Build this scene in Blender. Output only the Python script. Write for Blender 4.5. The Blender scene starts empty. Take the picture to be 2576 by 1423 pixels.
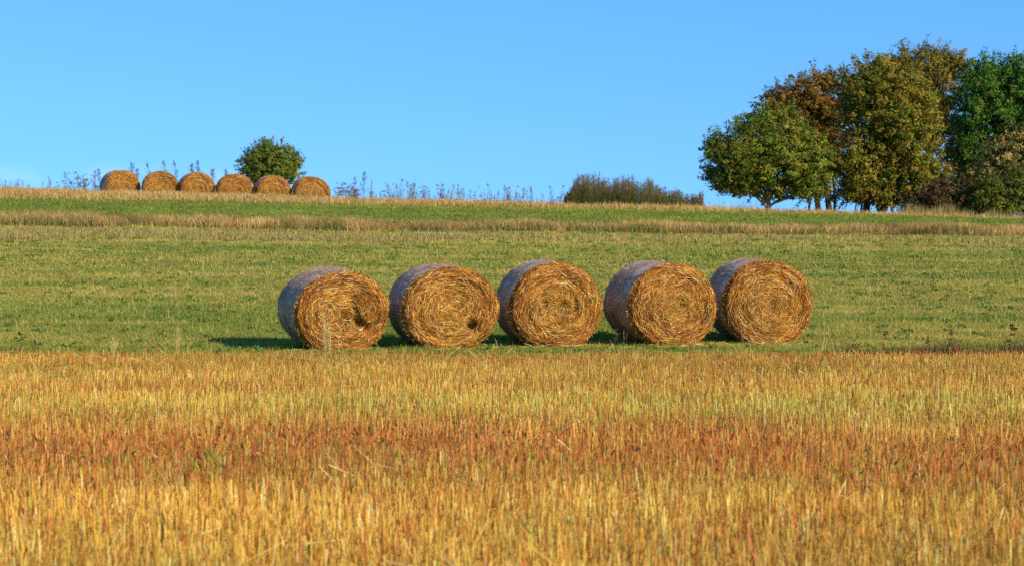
import bpy, math
import numpy as np
from mathutils import Vector

# ------------------------------------------------------------------ basics
sc = bpy.context.scene
col = sc.collection
RNG = np.random.default_rng(7)
EYE = 1.6                # eye height above the stubble field
FPX = 6082.0             # focal length in units of the 2576-wide survey picture
CX, HY = 1288.0, 640.0   # principal column and horizon row in that picture


def wx(px, d):           # survey column -> metres to the right at depth d
    return (px - CX) / FPX * d


def wz(py, d):           # survey row -> height at depth d
    return EYE + (HY - py) * d / FPX


# ------------------------------------------------------------------ noise
def _hash(ix, iy, seed):
    h = (ix.astype(np.int64) * 374761393 + iy.astype(np.int64) * 668265263 + seed * 982451653) & 0x7fffffff
    h = ((h ^ (h >> 13)) * 1274126177) & 0x7fffffff
    h = h ^ (h >> 16)
    return (h & 0xffff) / 65535.0


def vnoise(x, y, seed=0):
    x = np.asarray(x, float); y = np.asarray(y, float)
    ix = np.floor(x); iy = np.floor(y)
    fx = x - ix; fy = y - iy
    fx = fx * fx * (3 - 2 * fx); fy = fy * fy * (3 - 2 * fy)
    a = _hash(ix, iy, seed); b = _hash(ix + 1, iy, seed)
    c = _hash(ix, iy + 1, seed); d = _hash(ix + 1, iy + 1, seed)
    return (a * (1 - fx) + b * fx) * (1 - fy) + (c * (1 - fx) + d * fx) * fy


def fbm(x, y, seed=0, oct=3):
    s = 0.0; a = 1.0; t = 0.0
    for k in range(oct):
        s = s + a * vnoise(np.asarray(x) * 2 ** k, np.asarray(y) * 2 ** k, seed + 17 * k)
        t += a; a *= 0.55
    return s / t


def smooth(e0, e1, v):
    t = np.clip((np.asarray(v, float) - e0) / (e1 - e0), 0, 1)
    return t * t * (3 - 2 * t)


# ------------------------------------------------------------------ terrain
KD = np.array([-300, 40.0, 56, 70, 86, 92.0, 104.2, 106.2, 110, 118, 140, 200, 900])
KZ = np.array([0, 0.0, .78, 1.56, 2.53, 3.02, 3.74, 3.40, 3.24, 3.0, 2.2, 0.5, -14])
KT = np.array([0, 0.0, .002, .005, .0112, .0125, .0300, .0300, .0300, .0295, .029, .02, 0])


def tz(x, d):
    x = np.asarray(x, float); d = np.asarray(d, float)
    z = 0; t = 0
    for o in (-.8, -.4, 0, .4, .8):
        z = z + np.interp(d + o, KD, KZ) / 5
        t = t + np.interp(d + o, KD, KT) / 5
    xs = 60 * np.tanh(x / 60)
    und = (fbm(x / 6, d / 6, 5, 2) - .5) * 0.10 * smooth(44, 56, d) * (1 - smooth(250, 400, d))
    return z - t * xs * 1.04 + und


# ------------------------------------------------------------------ meshes from arrays
def make_mesh(name, verts, faces, mat, cols=None, smooth_shade=False, uv=None):
    """faces: list of (n,k) int arrays"""
    me = bpy.data.meshes.new(name)
    verts = np.asarray(verts, np.float32)
    nl = sum(f.size for f in faces); nf = sum(len(f) for f in faces)
    me.vertices.add(len(verts)); me.loops.add(nl); me.polygons.add(nf)
    me.vertices.foreach_set('co', verts.ravel())
    me.loops.foreach_set('vertex_index', np.concatenate([f.ravel() for f in faces]).astype(np.int32))
    st = []; o = 0
    for f in faces:
        st.append(o + np.arange(len(f)) * f.shape[1]); o += f.size
    me.polygons.foreach_set('loop_start', np.concatenate(st).astype(np.int32))
    me.update(calc_edges=True)
    if smooth_shade:
        me.polygons.foreach_set('use_smooth', np.ones(nf, bool))
    if cols is not None:
        a = me.attributes.new('Col', 'FLOAT_COLOR', 'POINT')
        c = np.ones((len(verts), 4), np.float32); c[:, :3] = cols
        a.data.foreach_set('color', c.ravel())
    if isinstance(mat, (list, tuple)):
        for m in mat: me.materials.append(m)
    else:
        me.materials.append(mat)
    return me


def link(name, me, parent=None):
    o = bpy.data.objects.new(name, me); col.objects.link(o)
    if parent is not None: o.parent = parent
    return o


def empty(name, loc=(0, 0, 0), rot=(0, 0, 0)):
    o = bpy.data.objects.new(name, None); col.objects.link(o)
    o.empty_display_size = .3
    o.location = loc; o.rotation_euler = rot
    return o


def tag(o, label=None, cat=None, group=None, kind=None):
    if label: o['label'] = label
    if cat: o['category'] = cat
    if group: o['group'] = group
    if kind: o['kind'] = kind
    return o


class Soup:
    """collects vertex / face / colour arrays"""
    def __init__(s):
        s.v = []; s.f = {}; s.c = []; s.n = 0

    def add(s, verts, faces, cols):
        verts = np.asarray(verts, float).reshape(-1, 3)
        cols = np.broadcast_to(np.asarray(cols, float), (len(verts), 3))
        for f in (faces if isinstance(faces, list) else [faces]):
            s.f.setdefault(f.shape[1], []).append(f + s.n)
        s.v.append(verts); s.c.append(cols); s.n += len(verts)

    def mesh(s, name, mat, smooth_shade=False):
        return make_mesh(name, np.concatenate(s.v), [np.concatenate(a) for a in s.f.values()], mat,
                         np.concatenate(s.c), smooth_shade)

    # --- grass blade: base pair, mid pair, tip
    def blades(s, p, h, w, yaw, lean, c0, c1):
        n = len(p); h = np.broadcast_to(h, n); w = np.broadcast_to(w, n)
        sx = np.stack([np.cos(yaw), np.sin(yaw), np.zeros(n)], 1) * (w / 2)[:, None]
        ln = np.concatenate([lean, np.zeros((n, 1))], 1)
        up = np.zeros((n, 3)); up[:, 2] = h
        m = p + up * .55 + ln * .35; t = p + up + ln
        v = np.stack([p - sx, p + sx, m + sx * .75, m - sx * .75, t], 1)
        i = np.arange(n)[:, None] * 5
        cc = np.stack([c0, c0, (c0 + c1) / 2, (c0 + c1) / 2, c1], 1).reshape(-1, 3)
        s.add(v, [i + np.array([0, 1, 2, 3]), i + np.array([3, 2, 4])], cc)

    # --- stubble stem: two-sided folded strip, blunt top
    def stems(s, p, h, w, yaw, lean, c0, c1):
        n = len(p); h = np.broadcast_to(h, n); w = np.broadcast_to(w, n)
        a = np.stack([np.cos(yaw), np.sin(yaw), np.zeros(n)], 1) * (w / 2)[:, None]
        b = np.stack([np.sin(yaw), -np.cos(yaw), np.zeros(n)], 1) * (w / 2)[:, None]
        t = p.copy(); t[:, 2] += h; t[:, :2] += lean
        v = np.stack([p - a, p + b, p + a, t - a, t + b, t + a], 1)
        i = np.arange(n)[:, None] * 6
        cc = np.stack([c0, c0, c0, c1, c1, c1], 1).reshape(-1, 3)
        s.add(v, [np.concatenate([i + np.array([0, 1, 4, 3]), i + np.array([1, 2, 5, 4])])], cc)

    # --- straight strips from p to q with a width direction
    def strips(s, p, q, wd, c):
        v = np.stack([p - wd, p + wd, q + wd * .7, q - wd * .7], 1)
        i = np.arange(len(p))[:, None] * 4
        s.add(v, [i + np.array([0, 1, 2, 3])], np.repeat(c, 4, 0))

    # --- leaves: rhombs with centre, long axis, short axis
    def leaves(s, p, ax, bx, c):
        v = np.stack([p - ax, p + bx - ax * .1, p + ax, p - bx - ax * .1], 1)
        i = np.arange(len(p))[:, None] * 4
        s.add(v, [i + np.array([0, 1, 2, 3])], np.repeat(c, 4, 0))

    def tube(s, pts, rad, c, k=7, wob=None):
        pts = np.asarray(pts, float); rad = np.asarray(rad, float); n = len(pts)
        tg = np.gradient(pts, axis=0); tg /= np.linalg.norm(tg, axis=1)[:, None] + 1e-9
        ref = np.tile([[0.31, 1.0, 0.17]], (n, 1))
        u = np.cross(tg, ref); u /= np.linalg.norm(u, axis=1)[:, None] + 1e-9
        w = np.cross(tg, u)
        a = np.linspace(0, 2 * np.pi, k, endpoint=False)
        r = rad[:, None, None]
        if wob is not None:
            r = r * (1 + wob * RNG.normal(size=(n, k, 1)))
        v = pts[:, None, :] + r * (np.cos(a)[None, :, None] * u[:, None] + np.sin(a)[None, :, None] * w[:, None])
        v = np.concatenate([v.reshape(-1, 3), pts[-1:]])
        i, j = np.meshgrid(np.arange(n - 1), np.arange(k), indexing='ij')
        i = i.ravel(); j = j.ravel(); j2 = (j + 1) % k
        f = np.stack([i * k + j, i * k + j2, (i + 1) * k + j2, (i + 1) * k + j], 1)
        jj = np.arange(k)
        tf = np.stack([(n - 1) * k + jj, (n - 1) * k + (jj + 1) % k, np.full(k, n * k)], 1)
        s.add(v, [f, tf], np.asarray(c, float))


def pick(pal, n, rng, jit=.12, p=None):
    pal = np.asarray(pal, float)
    i = rng.choice(len(pal), n, p=p)
    return np.clip(pal[i] * (1 + jit * rng.normal(size=(n, 1))) * (1 + .04 * rng.normal(size=(n, 3))), .003, .95)


# ------------------------------------------------------------------ materials
def new_mat(name):
    m = bpy.data.materials.new(name); m.use_nodes = True
    nt = m.node_tree; nt.nodes.clear()
    out = nt.nodes.new('ShaderNodeOutputMaterial')
    return m, nt, out


def attr_mat(name, trans=.25, rough=.6, spec=.3, tcol=(1.15, 1.05, .6)):
    m, nt, out = new_mat(name)
    N = nt.nodes; L = nt.links
    a = N.new('ShaderNodeAttribute'); a.attribute_name = 'Col'
    b = N.new('ShaderNodeBsdfPrincipled'); b.inputs['Roughness'].default_value = rough
    b.inputs['Specular IOR Level'].default_value = spec
    L.new(a.outputs['Color'], b.inputs['Base Color'])
    if trans > 0:
        t = N.new('ShaderNodeBsdfTranslucent')
        mu = N.new('ShaderNodeMix'); mu.data_type = 'RGBA'; mu.blend_type = 'MULTIPLY'
        mu.inputs['Factor'].default_value = 1
        L.new(a.outputs['Color'], mu.inputs['A']); mu.inputs['B'].default_value = (*tcol, 1)
        L.new(mu.outputs['Result'], t.inputs['Color'])
        mx = N.new('ShaderNodeMixShader'); mx.inputs['Fac'].default_value = trans
        L.new(b.outputs[0], mx.inputs[1]); L.new(t.outputs[0], mx.inputs[2])
        L.new(mx.outputs[0], out.inputs['Surface'])
    else:
        L.new(b.outputs[0], out.inputs['Surface'])
    return m


M_STUB = attr_mat('stubble_straw', .14, .6, .07)
M_GRASS = attr_mat('grass_blades', .25, .7, .06)
M_DRY = attr_mat('dry_grass', .2, .7, .06)
M_LEAF = attr_mat('tree_leaves', .24, .6, .08)
M_WEED = attr_mat('weed_plants', .15, .7, .06)
M_STRAW = attr_mat('bale_straw', .0, .5, .12)
M_BARK = attr_mat('bark', 0, .9, .1)


def ground_mat():
    m, nt, out = new_mat('field_ground')
    N = nt.nodes; L = nt.links
    a = N.new('ShaderNodeAttribute'); a.attribute_name = 'Col'
    geo = N.new('ShaderNodeNewGeometry')
    n1 = N.new('ShaderNodeTexNoise'); n1.inputs['Scale'].default_value = 9; n1.inputs['Detail'].default_value = 8
    n1.inputs['Roughness'].default_value = .7
    mp = N.new('ShaderNodeMapping'); mp.inputs['Scale'].default_value = (.7, 1.6, 1)
    L.new(geo.outputs['Position'], mp.inputs['Vector']); L.new(mp.outputs[0], n1.inputs['Vector'])
    r = N.new('ShaderNodeMapRange'); r.inputs['From Min'].default_value = .3; r.inputs['From Max'].default_value = .7
    r.inputs['To Min'].default_value = .55; r.inputs['To Max'].default_value = 1.4
    L.new(n1.outputs['Fac'], r.inputs['Value'])
    mu = N.new('ShaderNodeVectorMath'); mu.operation = 'SCALE'
    L.new(a.outputs['Color'], mu.inputs[0]); L.new(r.outputs[0], mu.inputs['Scale'])
    b = N.new('ShaderNodeBsdfPrincipled'); b.inputs['Roughness'].default_value = .95
    b.inputs['Specular IOR Level'].default_value = .1
    L.new(mu.outputs[0], b.inputs['Base Color'])
    bp = N.new('ShaderNodeBump'); bp.inputs['Strength'].default_value = .6; bp.inputs['Distance'].default_value = .04
    L.new(n1.outputs['Fac'], bp.inputs['Height']); L.new(bp.outputs[0], b.inputs['Normal'])
    L.new(b.outputs[0], out.inputs['Surface'])
    return m


def net_mat():
    m, nt, out = new_mat('net_wrap')
    N = nt.nodes; L = nt.links
    tc = N.new('ShaderNodeTexCoord')
    mp = N.new('ShaderNodeMapping'); mp.inputs['Scale'].default_value = (26, 60, 26)
    L.new(tc.outputs['Object'], mp.inputs['Vector'])
    n1 = N.new('ShaderNodeTexNoise'); n1.inputs['Scale'].default_value = 1; n1.inputs['Detail'].default_value = 5
    n1.inputs['Roughness'].default_value = .75
    L.new(mp.outputs[0], n1.inputs['Vector'])
    n2 = N.new('ShaderNodeTexNoise'); n2.inputs['Scale'].default_value = 2.2; n2.inputs['Detail'].default_value = 3
    L.new(tc.outputs['Object'], n2.inputs['Vector'])
    ad = N.new('ShaderNodeMath'); ad.operation = 'MULTIPLY_ADD'; ad.inputs[1].default_value = .55
    L.new(n2.outputs['Fac'], ad.inputs[0]); L.new(n1.outputs['Fac'], ad.inputs[2])
    cr = N.new('ShaderNodeValToRGB')
    e = cr.color_ramp.elements
    e[0].position = .54; e[0].color = (.12, .048, .016, 1)
    e[1].position = .91; e[1].color = (.80, .67, .56, 1)
    k = cr.color_ramp.elements.new(.70); k.color = (.24, .105, .038, 1)
    k = cr.color_ramp.elements.new(.82); k.color = (.36, .20, .10, 1)
    L.new(ad.outputs[0], cr.inputs['Fac'])
    b = N.new('ShaderNodeBsdfPrincipled'); b.inputs['Roughness'].default_value = .42
    b.inputs['Specular IOR Level'].default_value = .22
    b.inputs['Sheen Weight'].default_value = .12
    L.new(cr.outputs['Color'], b.inputs['Base Color'])
    bp = N.new('ShaderNodeBump'); bp.inputs['Strength'].default_value = .7; bp.inputs['Distance'].default_value = .015
    L.new(n1.outputs['Fac'], bp.inputs['Height']); L.new(bp.outputs[0], b.inputs['Normal'])
    L.new(b.outputs[0], out.inputs['Surface'])
    return m


M_GROUND = ground_mat()
M_NET = net_mat()

# ------------------------------------------------------------------ field colours (what grows where)
STUB_EDGE = 35.9      # the stubble ends here, mown meadow begins


def edge_d(x):
    return STUB_EDGE + .9 * (fbm(np.asarray(x) / 1.6, 0 * np.asarray(x), 3, 3) - .5) + .012 * np.asarray(x)


def red_amount(x, d):
    """patches of red-stemmed weeds in the stubble: bands across the field"""
    wob = (fbm(x / 3.5, d / 5, 21, 3) - .5) * 3.2
    dd = d - 18.6 + 1.5 * wob + .05 * x
    b1 = np.exp(-(dd / np.where(dd > 0, 2.5, 4.2)) ** 2)
    b2 = .40 * np.exp(-((d - 26.6 + wob) / .9) ** 2)
    b3 = (.35 + .45 * smooth(3, 8, x)) * np.exp(-((d - 35.2 + .4 * wob) / .8) ** 2)
    patch = smooth(.55, .75, fbm(x / 1.4, d / 2.2, 33, 3)) * .35
    return np.clip(b1 * (.55 + .8 * fbm(x / .8, d / 1.5, 9, 2)) + b2 + b3 + patch, 0, 1)


def green_amount(x, d):
    wob = (fbm(x / 3, d / 4, 41, 3) - .5) * 3
    b = np.exp(-((d - 22.9 + wob) / 1.9) ** 2) * (.45 + .55 * smooth(-6, 6, x))
    return np.clip(b * (.2 + fbm(x / .9, d / 1.4, 44, 2)) + .10 * smooth(.5, .7, fbm(x, d, 48, 2)), 0, 1)


def meadow_green(x, d):
    """0 = bleached mown straw colour, 1 = lush; drawn out along the mowing direction"""
    s = fbm(x / 9, d / 1.15, 61, 3)
    f = fbm(x / 1.2, d / .8, 67, 3)
    lush = .52 + 1.75 * (s - .5) + .6 * (f - .5) + .8 * (fbm(x / 30, d / .7, 63, 2) - .5)
    lush = lush + .75 * np.exp(-((d - 94.5) / 5.2) ** 4) - .26 * smooth(68, 80, d) * (1 - smooth(82, 88, d))
    lush = lush + .22 * np.exp(-((d - 39.5) / 1.6) ** 2) + .12 * np.exp(-((d - 48) / 5.0) ** 2)
    return np.clip(lush, 0, 1)


def dry_amount(x, d):
    """bank of uncut dry grass and the dry crest"""
    wob = (fbm(x / 4, d / 5, 71, 3) - .5) * 2.4
    bank = smooth(83.2, 84.2, d + wob) * (1 - smooth(86.8, 87.8, d + wob))
    foot = .55 * smooth(76.5, 78, d + 2 * wob) * (1 - smooth(79.5, 81, d + wob))
    crest = smooth(100.2, 101.8, d + .7 * wob - .11 * x)
    return np.clip(bank + foot + crest, 0, 1)


C_STRAW = np.array([.50, .24, .03]); C_RED = np.array([.22, .055, .025])
C_YEL = np.array([.47, .365, .085]); C_GRN = np.array([.22, .25, .04]); C_DRY = np.array([.42, .28, .09])


def ground_col(x, d):
    x = np.asarray(x, float); d = np.asarray(d, float)
    st = C_STRAW * .55
    c = st + (C_RED * .7 - st) * red_amount(x, d)[..., None]
    g = meadow_green(x, d)[..., None]
    me = (C_YEL * (1 - g) + C_GRN * g) * .8
    dr = dry_amount(x, d)[..., None]
    me = me * (1 - dr) + C_DRY * .7 * dr
    k = smooth(-.25, .25, d - edge_d(x))[..., None]
    return c * (1 - k) + me * k


def build_ground():
    xs = np.concatenate([np.linspace(-700, -60, 17)[:-1], np.arange(-60, 60.1, .5), np.linspace(60, 700, 17)[1:]])
    ds = np.concatenate([np.linspace(-200, 5, 12)[:-1], np.arange(5, 125, .4), np.linspace(125, 900, 24)])
    X, D = np.meshgrid(xs, ds)
    Z = tz(X, D)
    v = np.stack([X, D, Z], -1).reshape(-1, 3)
    w = len(xs)
    i, j = np.meshgrid(np.arange(len(ds) - 1), np.arange(w - 1), indexing='ij')
    a = (i * w + j).ravel()
    f = np.stack([a, a + 1, a + w + 1, a + w], 1)
    me = make_mesh('ground', v, [f], M_GROUND, ground_col(X, D).reshape(-1, 3), True)
    o = link('ground', me); tag(o, kind='structure')
    return o


build_ground()


def scatter(d0, d1, dens, rng, margin=1.16, extra=4.5):
    """random points in the wedge the picture covers plus a margin"""
    hw = .2118 * margin
    area = hw * (d1 * d1 - d0 * d0) + 2 * extra * (d1 - d0)
    n = int(area * dens)
    # density grows with width: sample depth by area
    u = rng.random(n)
    d = np.sqrt(d0 * d0 + u * (d1 * d1 - d0 * d0))
    x = (rng.random(n) * 2 - 1) * (hw * d + extra)
    return x, d


def pts(x, d, dz=-.01):
    return np.stack([x, d, tz(x, d) + dz], 1)


# ------------------------------------------------------------------ stubble
def build_stubble():
    rng = np.random.default_rng(11)
    S = Soup()
    gold = [(.66, .385, .066), (.74, .48, .105), (.56, .285, .05), (.46, .185, .03), (.86, .66, .26), (.29, .11, .025), (.50, .17, .04)]
    pg = [.27, .20, .21, .14, .05, .08, .05]
    red = [(.62, .20, .040), (.52, .15, .035), (.68, .27, .08), (.36, .11, .028), (.66, .33, .07)]
    grn = [(.52, .52, .08), (.60, .54, .11), (.38, .44, .06), (.70, .62, .20)]
    for d0, d1, dens in ((9.5, 18, 800), (18, 27, 680), (27, 36.6, 560)):
        x, d = scatter(d0, d1, dens, rng)
        # drill rows running away from the viewer at a slight angle
        row = .125
        q = x + .08 * d
        q2 = np.round(q / row) * row + rng.normal(size=len(x)) * .028
        x = np.where(rng.random(len(x)) < .6, x + (q2 - q), x)
        ok = d < edge_d(x)
        x, d = x[ok], d[ok]; n = len(x)
        ra = red_amount(x, d); ga = green_amount(x, d)
        c = pick(gold, n, rng, .15, pg)
        tone = (fbm(x / 1.8, d / 1.5, 81, 3) - .5)[:, None]
        c = c * (1 + .9 * tone + .5 * (fbm(x / 9, d / 1.1, 83, 2)[:, None] - .5))
        isr = rng.random(n) < ra * .80 + .04
        c[isr] = pick(red, isr.sum(), rng, .18)
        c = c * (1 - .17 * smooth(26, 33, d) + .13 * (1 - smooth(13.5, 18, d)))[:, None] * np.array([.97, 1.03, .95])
        isg = (rng.random(n) < ga * .34) & ~isr
        c[isg] = pick(grn, isg.sum(), rng, .12)
        # bright side-on stems
        h = (.195 - .035 * smooth(26, 34, d)) * (1 + .22 * rng.normal(size=n)) * (.8 + .4 * fbm(x / .8, d / .8, 85, 2))
        h = np.clip(h, .04, .34)
        h = np.where(isr, h * .85, h); h = np.where(isg, h * 1.1, h)
        w = .0034 * (1 + .25 * rng.normal(size=n)).clip(.5, 1.8) * (1 + .010 * (d - 10))
        w = np.where(isg, w * 1.4, w)
        lean = rng.normal(size=(n, 2)) * .022
        big = rng.random(n) < .08
        lean[big] *= 3.6
        yaw = rng.normal(size=n) * .9
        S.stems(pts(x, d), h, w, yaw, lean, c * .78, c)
    # litter: lying and leaning straws
    x, d = scatter(9.5, 36.6, 30, rng); ok = d < edge_d(x); x, d = x[ok], d[ok]; n = len(x)
    p = pts(x, d, 0); p[:, 2] += rng.random(n) * .10
    a = rng.random(n) * 2 * np.pi; l = .10 + .22 * rng.random(n) ** 2
    el = rng.normal(size=n) * .35 + .15
    q = p + np.stack([np.cos(a) * np.cos(el), np.sin(a) * np.cos(el), np.abs(np.sin(el))], 1) * l[:, None]
    wd = np.zeros((n, 3)); wd[:, 2] = .0028; wd[:, 0] = .001
    S.strips(p, q, wd * (1 + .012 * d)[:, None], pick([(.78, .52, .13), (.66, .38, .07), (.50, .22, .03), (.86, .66, .28)], n, rng, .15))
    # undergrowth: small red-brown and green weed leaves between the stems
    x, d = scatter(9.5, 36.6, 150, rng); ok = d < edge_d(x); x, d = x[ok], d[ok]; n = len(x)
    ra = red_amount(x, d); ga = green_amount(x, d)
    keep = rng.random(n) < (.28 + .72 * ra); x, d, ra, ga = x[keep], d[keep], ra[keep], ga[keep]; n = len(x)
    p = pts(x, d, 0); p[:, 2] += .02 + rng.random(n) * (.07 + .09 * ra)
    g = (rng.random(n) < .26 + .3 * ga) & (vnoise(x / .5, d / .7, 91) > .45)
    c = pick([(.32, .095, .026), (.40, .14, .035), (.25, .08, .022), (.46, .20, .05), (.52, .15, .06)], n, rng, .2)
    c[g] = pick([(.05, .11, .025), (.08, .15, .03), (.14, .20, .04)], g.sum(), rng, .2)
    a = rng.random(n) * 2 * np.pi; b = rng.normal(size=(n, 3)); b /= np.linalg.norm(b, axis=1)[:, None]
    ax = np.stack([np.cos(a) * .6, np.sin(a) * .6, .8 * np.ones(n)], 1)
    sz = (.018 + .018 * rng.random(n))[:, None]
    bx = np.cross(ax, b); bx /= np.linalg.norm(bx, axis=1)[:, None]
    S.leaves(p, ax * sz * 1.3, bx * sz * .45, c)
    # dark weedy lip where the stubble meets the meadow, at the right
    n = 9000; x = 4.4 + 6 * rng.random(n) ** .7; d = edge_d(x) + .02 + .45 * rng.random(n)
    keep = rng.random(n) < .45 + .75 * fbm(x / .7, d, 93, 2); x, d = x[keep], d[keep]; n = len(x)
    h = (.17 + .14 * rng.random(n)) * (.55 + .45 * smooth(3.8, 5.4, x)) * (.6 + .7 * fbm(x / .5, d, 94, 2))
    c = pick([(.13, .065, .03), (.19, .085, .035), (.09, .06, .025), (.10, .10, .03)], n, rng, .2)
    S.blades(pts(x, d), h, .011, rng.normal(size=n), rng.normal(size=(n, 2)) * .04, c * .8, c)
    # taller red stalks
    x, d = scatter(10, 36.0, 26, rng); n = len(x); ra = red_amount(x, d)
    keep = rng.random(n) < .12 + .88 * ra; x, d = x[keep], d[keep]; n = len(x)
    c = pick([(.58, .12, .06), (.66, .19, .09), (.48, .09, .04), (.40, .09, .04)], n, rng, .15)
    S.stems(pts(x, d), .17 + .10 * rng.random(n), .007, rng.random(n) * 6, rng.normal(size=(n, 2)) * .05, c * .8, c)
    o = link('stubble', S.mesh('stubble', M_STUB))
    tag(o, 'golden cut cereal stubble with red weed patches across the foreground field', 'stubble', kind='stuff')


build_stubble()


# ------------------------------------------------------------------ meadow grass
def build_meadow():
    rng = np.random.default_rng(23)
    S = Soup()
    for d0, d1, dens, hh, ww in ((37, 46, 900, .050, .010), (46, 60, 420, .055, .014), (60, 86, 190, .062, .020), (86, 103, 170, .07, .024)):
        x, d = scatter(d0, d1, dens, rng)
        ok = d > edge_d(x) - .1; x, d = x[ok], d[ok]; n = len(x)
        dr = dry_amount(x, d)
        ok = rng.random(n) > dr * .8; x, d = x[ok], d[ok]; n = len(x)
        g = meadow_green(x, d)
        isg = rng.random(n) < np.clip(.12 + .85 * g, 0, 1)
        c = pick([(.52, .405, .09), (.47, .365, .08), (.58, .455, .13), (.40, .30, .065), (.43, .365, .07)], n, rng, .15)
        cg = pick([(.235, .27, .042), (.28, .305, .048), (.20, .25, .04), (.33, .325, .055), (.155, .205, .034)], n, rng, .16)
        c = np.where(isg[:, None], cg, c); mean = C_YEL * (1 - g[:, None]) * 1.1 + C_GRN * 1.1 * g[:, None]; c = (c * .62 + mean * .38) * np.array([.94, .95, .95]); up = np.exp(-((d - 94.5) / 5.2) ** 4)[:, None]; c = c * (1 - up) + up * c * np.array([.90, .97, .95])
        c = c * (1 + .5 * (fbm(x / .7, d / 1.1, 95, 2) - .5))[:, None]
        tuft = smooth(.62, .8, fbm(x / .55, d / .9, 97, 2))
        h = hh * (.5 + .9 * rng.random(n)) * (1 + .9 * tuft)
        w = ww * (.6 + .8 * rng.random(n))
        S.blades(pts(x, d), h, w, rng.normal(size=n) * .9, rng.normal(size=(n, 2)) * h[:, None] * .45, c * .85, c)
    # small broad-leaved weeds, darker clumps
    x0, d0 = scatter(38.3, 84, 1.1, rng); n0 = len(x0)
    k = 16
    x = np.repeat(x0, k) + rng.normal(size=n0 * k) * .07; d = np.repeat(d0, k) + rng.normal(size=n0 * k) * .07; n = n0 * k
    p = pts(x, d, .01); p[:, 2] += rng.random(n) * .05
    ax = rng.normal(size=(n, 3)); ax /= np.linalg.norm(ax, axis=1)[:, None]
    b = rng.normal(size=(n, 3)); bx = np.cross(ax, b); bx /= np.linalg.norm(bx, axis=1)[:, None]
    S.leaves(p, ax * .035, bx * .018, pick([(.10, .20, .03), (.13, .23, .035), (.08, .14, .03)], n, rng, .2))
    # scattered pale seed stalks
    x, d = scatter(38, 86, 3, rng); n = len(x)
    c = pick([(.55, .42, .17), (.45, .33, .12)], n, rng, .15)
    S.blades(pts(x, d), .12 + .16 * rng.random(n), .010, rng.normal(size=n), rng.normal(size=(n, 2)) * .05, c, c)
    o = link('meadow_grass', S.mesh('meadow_grass', M_GRASS))
    tag(o, 'short mown meadow grass, streaked green and straw yellow, on the slope', 'grass', kind='stuff')


build_meadow()


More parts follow.
